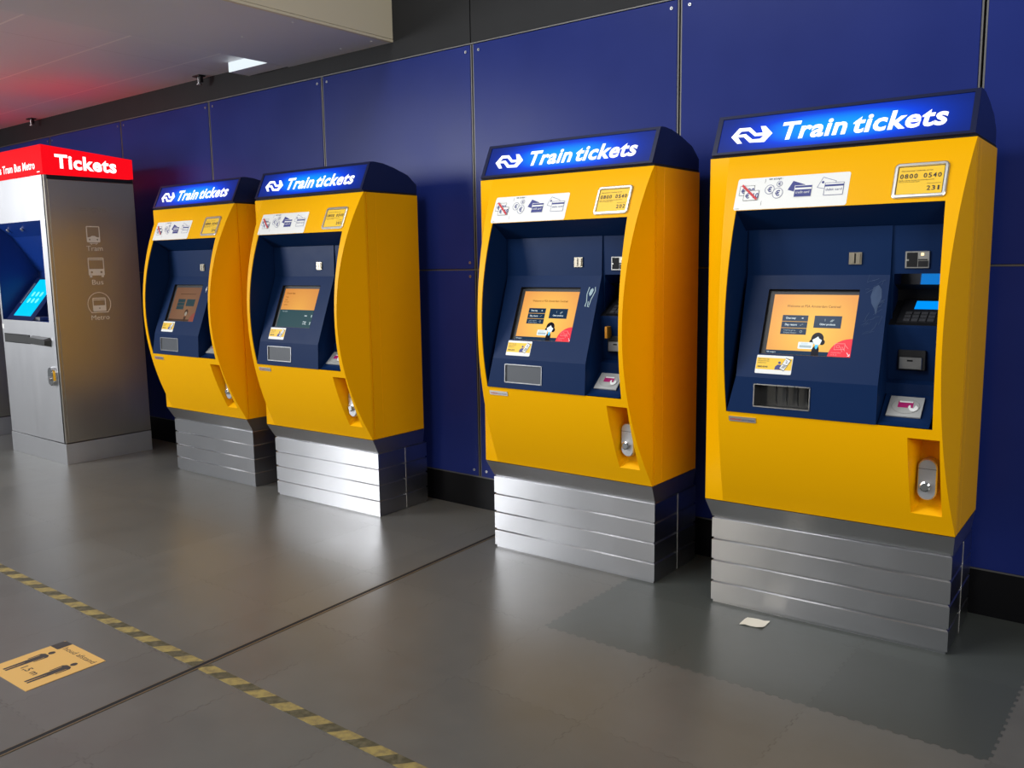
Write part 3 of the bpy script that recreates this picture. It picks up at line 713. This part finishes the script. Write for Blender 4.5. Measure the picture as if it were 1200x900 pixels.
    for i in range(3):
        for j in range(4):
            q = MB(); u0 = .742+j*.026; t0 = .57+i*.135
            q.loft([[bed(u,t,l) for u, t in ((u0,t0+.10),(u0+.021,t0+.10),(u0+.021,t0),(u0,t0))] for l in (.010, .013)], mat('key_grey', (.05,.05,.055), .4)); q.build('key', pp)
    # receipt slot
    q = MB(); q.box(.731, .824, -.030, -.010, 1.046, 1.118, BLACK, .003); rs = q.build('receipt_slot', T)
    q = MB(); q.box(.736, .812, -.0335, -.029, 1.050, 1.094, SATIN, .002); q.box(.763, .782, -.0340, -.033, 1.078, 1.084, DARK); q.build('flap', rs)
    if k == 2:
        q = MB(); q.box(.735, .748, -.060, -.016, 1.108, 1.160, ORANGE, .002); q.build('orange_tab', T)
    # contactless reader
    rd = lambda u, t, l=0.0: Vector((u, -.060-.066*t, .9545-.0597*t))+Vector((0, -.671, .741))*l
    q = MB(); q.loft([[rd(u,t,l) for u, t in ((.722,1),(.834,1),(.834,0),(.724,0))] for l in (-.002, .004)], SILVP)
    d = Decal(lambda u, v, l: rd(u, 1-v/.089, l+.0045)); d.mb = q
    d.ring(.779, .046, .046, .0022, mat('reader_ring', (.30, .30, .29), .5), 0, 36, rv=.74); d.ring(.779, .046, .0445, .0445, mat('reader_disc', (.40, .40, .38), .5), 1, 36, rv=.74)
    d.rect(.754, .038, .803, .066, MAG, 2); d.rect(.757, .060, .801, .0665, WHITE, 3)
    d.poly([(.788,.040),(.790,.048),(.795,.050),(.797,.038),(.806,.036),(.812,.050),(.819,.044),(.821,.033),(.810,.023),(.797,.025)], WHITE, 4)
    q.build('card_reader', T)
    # --- payment sticker
    d = Decal(front); d.srect(.139, 1.6255, .554, 1.7445, .008, WHITE, 0)
    for ox, oz, t in ((.0, .0, '€ 20'), (.020, -.020, '€ 10')):
        d.rect(.152+ox, 1.680+oz, .208+ox, 1.716+oz, WHITE, 1+(ox > 0)*3); d.outline([(.152+ox,1.680+oz),(.208+ox,1.680+oz),(.208+ox,1.716+oz),(.152+ox,1.716+oz)], .0012, INK, 2+(ox > 0)*3)
        d.text(t, .158+ox, 1.688+oz, .018, PRINT, 3+(ox > 0)*3, bold=.02)
    d.line((.160, 1.718), (.224, 1.662), .008, REDP, 8)
    d.line((.246, 1.738), (.243, 1.640), .0012, INK, 1)
    d.text('we accept :', .258, 1.7335, .0080, INK, 1, bold=.01)
    for u, v, r in ((.268, 1.697, .0175), (.300, 1.682, .0195), (.302, 1.716, .0105)):
        d.disc(u, v, r, WHITE, 2); d.ring(u, v, r, .0014, PRINT, 3); d.text('€', u, v-r*.5, r*1.0, PRINT, 3, bold=.03, align='C')
    d.poly([(.336,1.692),(.352,1.724),(.398,1.708),(.388,1.675)], PRINT, 1)
    d.rect(.361, 1.662, .424, 1.706, WHITE, 2); d.rect(.363, 1.664, .424, 1.704, PRINT, 3); d.rect(.363, 1.690, .424, 1.6965, WHITE, 4); d.text('credit card', .367, 1.676, .0090, WHITE, 4, width=.050)
    d.outline([(.443,1.694),(.460,1.730),(.508,1.714),(.497,1.682)], .0014, PRINT, 1); d.disc(.461, 1.712, .0045, PRINT, 1)
    d.rect(.470, 1.664, .536, 1.708, WHITE, 2); d.outline([(.470,1.664),(.536,1.664),(.536,1.708),(.470,1.708)], .0014, PRINT, 3); d.rect(.470, 1.695, .536, 1.702, PRINT, 3); d.text('debit card', .475, 1.680, .0085, PRINT, 3, width=.056)
    d.text('11-2017', .146, 1.629, .0035, INK, 1)
    d.build('payment_sticker', T)
    # --- phone number plate
    def ringp(u0, v0, u1, v1, r, l, nn=5):
        P_ = []
        for cx, cy, a in ((u1-r,v0+r,-PI/2),(u1-r,v1-r,0),(u0+r,v1-r,PI/2),(u0+r,v0+r,PI)):
            P_ += [front(cx+r*math.cos(a+PI/2*i/nn), cy+r*math.sin(a+PI/2*i/nn), l) for i in range(nn+1)]
        return P_
    q = MB()
    q.sheet([ringp(.700,1.636,.872,1.757,.016,0), ringp(.701,1.637,.871,1.756,.015,.006), ringp(.704,1.640,.868,1.753,.013,.008), ringp(.7115,1.6475,.8605,1.7455,.004,.008), ringp(.713,1.649,.859,1.744,.003,.003)], SILV, False, True)
    nf = q.build('number_plate', T)
    d = Decal(front, .0034); d.rect(.712, 1.648, .860, 1.745, INK, 0); d.rect(.7145, 1.6505, .8575, 1.7425, YELP, 1)
    d.text('Klantenservice / customer service', .724, 1.7275, .0042, INK, 2, width=.098)
    d.spaced('0800 0540', .7195, .8525, 1.7040, .0150, INK, 2)
    d.text('Meldt u bij een storing het automaatnummer', .719, 1.6955, .0036, INK, 2, width=.112); d.text('When out of order please report', .719, 1.6905, .0034, INK, 2, width=.066)
    d.rect(.809, 1.6835, .853, 1.6843, INK, 2)
    d.spaced(number, .8080, .8540, 1.6610, .0150, INK, 2)
    d.build('number_card', nf)
    # --- maker's strip under the opening
    q = MB(); q.loft([[front(u,v,l) for u, v in ((.161,.828),(.267,.828),(.267,.848),(.161,.848))] for l in (.0, .003)], SILV)
    d = Decal(front, .0034); d.mb = q; d.text('reisinformatie', .166, .834, .0075, REDP, 0, width=.044, bold=.01); d.text('www.ns.nl / klantenservice', .212, .834, .0060, PRINT, 0, width=.050)
    q.build('name_strip', T)
    # --- illuminated sign on top
    g = MB()
    prof = [(-.003,1.8436),(.0705,1.9985),(.076,2.0015),(.106,2.002),(.160,1.998),(.246,1.980),(.357,1.946),(.427,1.895),(.427,1.845)]
    fx0, fx1, fz0, fz1 = .0260, .9170, 1.8535, 1.9865
    g.loft([[(X, yy, zz) for yy, zz in prof] for X in (.0067, W-.0067)], NAVYC)
    sg = g.build('sign_box', T)
    q = MB()
    for u0, v0, u1, v1 in ((.0067,1.8445,W-.0067,fz0),(.0067,fz1,W-.0067,1.9985),(.0067,fz0,fx0,fz1),(fx1,fz0,W-.0067,fz1)):
        q.loft([[sgn(u0,v0,l), sgn(u1,v0,l), sgn(u1,v1,l), sgn(u0,v1,l)] for l in (.0, .0055)], NAVYF)
    q.build('frame', sg)
    d = Decal(sgn, .002); d.rect(fx0, fz0, fx1, fz1, BLUELIT); d.build('lit_panel', sg)
    d = Decal(sgn, .0035); d.poly(LOGO_UP, LETTER); d.poly(LOGO_LO, LETTER); d.build('logo', sg)
    d = Decal(sgn, .0035); d.text('Train', .272, 1.8855, .0655, LETTER, 0, width=.240, bold=.029, shear=.13); d.build('lettering', sg)
    d = Decal(sgn, .0035); d.text('tickets', .532, 1.8855, .0655, LETTER, 0, width=.312, bold=.029, shear=.13); d.build('lettering', sg)
    q = MB(); q.box(.004, W-.004, .004, DEP-.004, ZT-.001, 1.8455, DARK); q.build('gap_strip', T)
    return T

NAVYF = mat('navy_frame', (.006, .010, .048), .34, spec=.3)
SILVP = mat('reader_plate', (.50, .50, .48), .45, metal=.3)
steel_skirt = steel('skirt_steel_shaded', (.50, .50, .51), .38, .5)  # plinth steel darkened, the floor its slope reflects put into the colour
flap_glass = mat('smoked_flap', (.085, .092, .105), .32, spec=.5)

LBL = ['yellow train ticket machine next to the steel kiosk, its screen dim brown',
       'yellow train ticket machine with an orange and dark green screen, bright steel plinth',
       'yellow train ticket machine with plate 202, just past the floor joint',
       'largest yellow train ticket machine with plate 231, paper scrap at its foot']
MACH = [(-4.06365, -.53183, .01113, '204'), (-2.87978, -.54113, .02843, '203'), (-1.09495, -.52390, .01172, '202'), (.11674, -.54675, .03598, '231')]
machines = [ticket_machine(i, m[0], m[1], m[2], LBL[i], m[3]) for i, m in enumerate(MACH)]

# wear: glue residue and scratches beside two of the screens
random.seed(11)
d = Decal(scr, .0006)
P = [(.648,1.322),(.660,1.330),(.667,1.318),(.660,1.295),(.650,1.285),(.642,1.300)]
d.poly([(.654+(u-.654)*.85, 1.308+(v-1.308)*.8) for u, v in P], GUM, 1)
for a, b_ in (((.640,1.330),(.634,1.300)),((.634,1.300),(.640,1.265)),((.670,1.330),(.674,1.312)),((.674,1.312),(.660,1.275)),((.640,1.265),(.636,1.248)),((.660,1.275),(.656,1.250)),((.648,1.268),(.650,1.245)),((.634,1.250),(.640,1.246)),((.652,1.246),(.658,1.244))): d.line(a, b_, .004, GUM, 0)
tag(d.build('glue_residue', machines[2]), 'pale glue residue of a torn sticker')
d = Decal(scr, .0006)
d.poly([(.640,1.300),(.646,1.318),(.650,1.296),(.646,1.276)], WHITE, 0)
tag(d.build('glue_residue', machines[0]), 'white scrap of a torn sticker')
d = Decal(scr, .0006)
d.poly([(.640,1.335),(.656,1.345),(.668,1.330),(.672,1.300),(.664,1.275),(.660,1.240),(.652,1.262),(.640,1.280),(.634,1.305)], SCR, 0)
for i in range(40):
    t = random.random(); u = random.uniform(.612, .678); v = random.uniform(1.17, 1.36); a = random.uniform(.1, 1.3); l = random.uniform(.010, .034); c = random.uniform(-.5, .5)
    p0 = (u, v); pm = (u+l*.5*math.cos(a), v+l*.5*math.sin(a)); p1 = (min(.684, pm[0]+l*.5*math.cos(a+c)), pm[1]+l*.5*math.sin(a+c))
    w_ = random.uniform(.0006, .0014)
    if p1[0] > pm[0]+.001: d.line(p0, pm, w_, SCR, 1+i*.05); d.line(pm, p1, w_, SCR, 1+i*.05)
tag(d.build('scratches', machines[3]), 'pale scratches beside the screen')

# ------------------------------------------------------------------ steel tram, bus and metro kiosk
def kiosk(x, y, label):
    """origin: front right foot; front faces -y, side faces +x"""
    T = thing('ticket_kiosk', label, 'ticket machine', (x, y, 0), 0, 'steel ticket kiosks')
    Wk, Dk = .93, .665
    q = MB(); q.box(-Wk-.004, .004, -.004, Dk, 0, .156, STEELS, .001); q.build('plinth', T)
    # body with a window opening in the front
    ap = (-.905, -.107, 1.057, 1.795)
    b = MB()
    def fr(u, v, l=0.0): return Vector((u, -l, v))
    holed(b, fr, [lambda v: -Wk, lambda v: ap[0], lambda v: ap[1], lambda v: -.030], [.161, ap[2], ap[3], 2.112], {(1, 1)}, STEELS)
    b.face([(-Wk,0,.161),(-Wk,Dk,.161),(-Wk,Dk,2.112),(-Wk,0,2.112)], STEELS); b.face([(-Wk,Dk,.161),(0,Dk,.161),(0,Dk,2.112),(-Wk,Dk,2.112)], STEELS)
    b.face([(-Wk,0,2.112),(0,0,2.112),(0,Dk,2.112),(-Wk,Dk,2.112)], STEELS); b.face([(-Wk,0,.161),(0,0,.161),(0,Dk,.161),(-Wk,Dk,.161)], DARK)
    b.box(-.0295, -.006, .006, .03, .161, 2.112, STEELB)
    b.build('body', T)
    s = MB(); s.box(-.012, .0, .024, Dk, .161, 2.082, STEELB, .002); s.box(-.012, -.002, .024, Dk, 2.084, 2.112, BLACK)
    sp = s.build('side_panel', T)
    # etched pictograms
    d = Decal(lambda u, v, l: Vector((l, u, v)), .0006)     # u is depth behind the front edge
    o = .899
    def Y(v): return v+o
    def rr_outline(u0, v0, u1, v1, w, m=ETCH): d.outline([(u0,v0),(u1,v0),(u1,v1),(u0,v1)], w, m, 1)
    # tram
    rr_outline(Y(-.622), 1.640, Y(-.528), 1.752, .007); d.poly([(Y(-.622),1.640),(Y(-.528),1.640),(Y(-.528),1.672),(Y(-.553),1.676),(Y(-.565),1.684),(Y(-.586),1.684),(Y(-.598),1.676),(Y(-.622),1.672)], ETCH, 2)
    d.disc(Y(-.604), 1.657, .006, STEELB, 3); d.disc(Y(-.546), 1.657, .006, STEELB, 3); d.rect(Y(-.605), 1.626, Y(-.545), 1.632, ETCH, 1); d.rect(Y(-.596), 1.618, Y(-.590), 1.630, ETCH, 1); d.rect(Y(-.560), 1.618, Y(-.554), 1.630, ETCH, 1)
    d.text('Tram', Y(-.633), 1.574, .036, ETCH, 1, width=.122)
    d.build('tram_pictogram', sp); d = Decal(lambda u, v, l: Vector((l, u, v)), .0006)
    # bus
    rr_outline(Y(-.628), 1.395, Y(-.514), 1.520, .007); d.rect(Y(-.628), 1.506, Y(-.514), 1.511, ETCH, 1); d.rect(Y(-.628), 1.395, Y(-.514), 1.440, ETCH, 2)
    d.disc(Y(-.607), 1.416, .008, STEELB, 3); d.disc(Y(-.535), 1.416, .008, STEELB, 3); d.rect(Y(-.624), 1.378, Y(-.606), 1.395, ETCH, 1); d.rect(Y(-.536), 1.378, Y(-.518), 1.395, ETCH, 1)
    d.text('Bus', Y(-.611), 1.324, .036, ETCH, 1, width=.086)
    d.build('bus_pictogram', sp); d = Decal(lambda u, v, l: Vector((l, u, v)), .0006)
    # metro
    d.ring(Y(-.569), 1.178, .089, .005, ETCH, 1, 36, -PI/4, PI*1.25); d.rect(Y(-.635), 1.113, Y(-.503), 1.119, ETCH, 1)
    rr_outline(Y(-.616), 1.128, Y(-.522), 1.222, .007); d.rect(Y(-.616), 1.207, Y(-.522), 1.212, ETCH, 1); d.rect(Y(-.616), 1.128, Y(-.522), 1.168, ETCH, 2); d.disc(Y(-.569), 1.147, .006, STEELB, 3, rv=.004)
    d.text('Metro', Y(-.637), 1.060, .036, ETCH, 1, width=.138)
    d.build('metro_pictogram', sp); d = Decal(lambda u, v, l: Vector((l, u, v)), .0006)
    d.text('GVB', Y(-.580), 1.858, .030, ETCHF, 1, width=.120, bold=.03); d.rect(Y(-.66), 1.868, Y(-.60), 1.873, ETCHF, 1); d.rect(Y(-.66), 1.880, Y(-.61), 1.885, ETCHF, 1)
    d.build('faint_logo', sp)
    # red lit head
    r = MB(); zr = 2.118
    r.loft([[(-Wk-.003,-.003,zr),(.003,-.003,zr),(.003,Dk+.003,zr),(-Wk-.003,Dk+.003,zr)], [(-Wk-.003,-.003,2.320),(.003,-.003,2.320),(.003,Dk+.003,2.262),(-Wk-.003,Dk+.003,2.262)]], REDLIT)
    hd = r.build('lit_head', T)
    d = Decal(lambda u, v, l: Vector((.003+l, u, v-(u-.09)*.020)), .0008); d.text('Tickets', .088, 2.166, .094, LETTER, 0, width=.452, bold=.035); d.build('lettering', hd)
    d = Decal(lambda u, v, l: Vector((u, -.003-l, v)), .0008); d.text('Tickets Tram Bus Metro', -.112, 2.158, .056, LETTER, 0, width=.80, bold=.02, align='R')
    d.rect(-.085, 2.130, -.040, 2.136, LETTER, 0); d.build('lettering', hd)
    # window recess with tilted touchscreen
    KB = mat('kiosk_blue', (.006, .035, .22), .35)
    n = MB(); x0, x1, z0, z1 = ap
    n.face([(x0,.002,z0),(x0,.30,z0),(x0,.30,z1),(x0,.002,z1)], KB); n.face([(x1,.002,z0),(x1,.30,z0),(x1,.30,z1),(x1,.002,z1)], KB)
    n.face([(x0,.002,z1),(x1,.002,z1),(x1,.12,z1-.10),(x0,.12,z1-.10)], KB); n.face([(x0,.12,z1-.10),(x1,.12,z1-.10),(x1,.30,1.42),(x0,.30,1.42)], KB)
    n.face([(x0,.002,z0),(x1,.002,z0),(x1,.30,z0),(x0,.30,z0)], KB); n.face([(x0,.30,z0),(x1,.30,z0),(x1,.30,1.42),(x0,.30,1.42)], KB)
    li = n.build('recess_liner', T)
    for x_ in (-.80, -.55):
        q = MB(); q.tube((x_, .055, z1-.050), (x_, .050, z1-.056), .014, SILV, 14); q.build('lamp', li)
    t = MB(); t.prism([(.006, z0+.002), (.020, 1.075), (.265, 1.375), (.29, 1.375), (.29, z0+.002)], -.86, -.40, NAVYC)
    ts = t.build('touchscreen', T)
    sl = lambda u, v, l=0.0: Vector((u, .020+.245*v, 1.075+.300*v))+Vector((0, -.774, .633))*l
    q = MB(); q.loft([[sl(u,v,l) for u, v in ((-.775,.05),(-.485,.05),(-.485,.95),(-.775,.95))] for l in (.0, .003)], CYAN); q.build('display', ts)
    for i in range(2):
        for j in range(3):
            d = Decal(sl, .0035); d.disc(-.70+j*.07, .42+i*.16, .020, mat('kiosk_icon', (.1,.2,.25), .3, emit=(.10,.75,1.0), es=1.0), 0, rv=.06); d.build('icon', ts)
    q = MB(); q.loft([[sl(u,v,l) for u, v in ((-.815,.35),(-.800,.35),(-.800,.85),(-.815,.85))] for l in (.0, .006)], SILV); q.build('reflection_strip', ts)  # silver strip standing in for a reflection beside the screen
    q = MB(); q.box(-.46, -.33, .03, .10, z0+.003, z0+.030, SATIN, .003); q.build('card_reader', T)
    q = MB(); q.box(-.115, -.108, .01, .02, 1.52, 1.56, WHITE); q.build('label_tab', T)
    # trays, lock, tag
    q = MB(); q.box(-.895, -.450, -.004, .004, .880, .950, BLACK); q.box(-.888, -.456, -.0045, -.003, .886, .944, mat('tray_grey', (.05,.05,.05), .35)); q.build('ticket_tray', T)
    q = MB(); q.loft([[(-.42,-.004,.882),(-.100,-.004,.876),(-.090,-.004,.925),(-.110,-.004,.944),(-.39,-.004,.950),(-.43,-.004,.918)],[(-.40,-.035,.895),(-.115,-.045,.890),(-.105,-.045,.922),(-.120,-.045,.932),(-.38,-.035,.938),(-.41,-.035,.917)]], mat('tray_grey', (.05,.05,.05))); q.build('change_tray', T)
    q = MB(); n_ = 12; xc, r_ = -.089, .040
    cap = lambda yy, rr, : [(xc+rr*math.cos(PI*i/n_), yy, .690+rr*math.sin(PI*i/n_)) for i in range(n_+1)]+[(xc-rr*math.cos(PI*i/n_), yy, .630-rr*math.sin(PI*i/n_)) for i in range(n_+1)]
    q.loft([cap(0, r_), cap(-.030, r_), cap(-.035, r_-.005)], CHROME); lk = q.build('lock', T)
    q = MB(); q.tube((xc, -.034, .645), (xc, -.044, .645), .016, SATIN, 16); q.build('knob', lk)
    q = MB(); q.box(-.928, -.895, -.002, 0, .985, 1.020, WHITE); q.build('label_tab', T)
    return T
kiosk(-4.852, -.899, 'steel tram, bus and metro ticket kiosk with lit red head')
kiosk(-6.56, -.90, 'second steel kiosk, only a sliver of its side showing behind the first')

# ------------------------------------------------------------------ things on the floor
q = MB(); tp = tape_mat()
xs = [-9+.25*i for i in range(42)]
q.sheet([[(x, -2.1325, .0012), (x, -2.1835, .0012)] for x in xs], tp); q.sheet([[(x, -2.1325, .0), (x, -2.1325, .0012)] for x in xs], tp); q.sheet([[(x, -2.1835, .0), (x, -2.1835, .0012)] for x in xs], tp)
tag(q.build('hazard_tape'), 'worn yellow and black striped hazard tape stuck across the floor', 'floor tape')

d = Decal(lambda u, v, l: Vector((u, v, .0008+l)), .0004, .0003)
d.mb.box(-.150, .150, -.143, .143, 0, .0011, STICK)
d.rrect(-.150, -.143, .150, .143, .010, STICK, 2)
d.poly([(-.150,.085),(-.098,.085),(-.094,.089),(-.094,.143),(-.140,.143),(-.150,.133)], STICKI, 3)
for cx in (-.083, .083):
    d.disc(cx, .058, .0125, STICKI, 3, rv=.013)
    d.poly([(cx-.024,-.020),(cx-.026,.030),(cx-.014,.041),(cx+.014,.041),(cx+.026,.030),(cx+.024,-.020),(cx+.019,-.020),(cx+.018,.022),(cx+.015,.022),(cx+.015,-.040),(cx+.0135,-.113),(cx+.003,-.113),(cx+.001,-.040),(cx-.001,-.040),(cx-.003,-.113),(cx-.0135,-.113),(cx-.015,-.040),(cx-.015,.022),(cx-.018,.022),(cx-.019,-.020)], STICKI, 3)
d.text('1,5 m', 0, -.072, .027, STICKI, 3, width=.098, align='C', bold=.01)
d.text('houd afstand', -.082, .098, .022, STICKI, 3, width=.215, bold=.0)
o = d.build('floor_sticker', None); o.location = (-1.556, -2.500, 0); o.rotation_euler = (0, 0, .03)
tag(o, 'orange floor sticker asking to keep a 1,5 m distance, with two black figures', 'floor sticker')

q = MB(); random.seed(2)
g = [[(.325+.090*i/4+.020*j/3*-.0, -.655+.080*j/3+.012*i/4, .0015+.004*math.sin(i*1.3+j*.9)**2+(.003 if (i == 4 and j == 0) else 0)) for i in range(5)] for j in range(4)]
q.sheet(g, PAPER, True); q.sheet([[(x, y, z-.0008) for x, y, z in r] for r in g], PAPER, True)
o = q.build('paper_scrap'); 
tag(o, 'small torn cream paper scrap on the darker floor tiles', 'paper scrap')
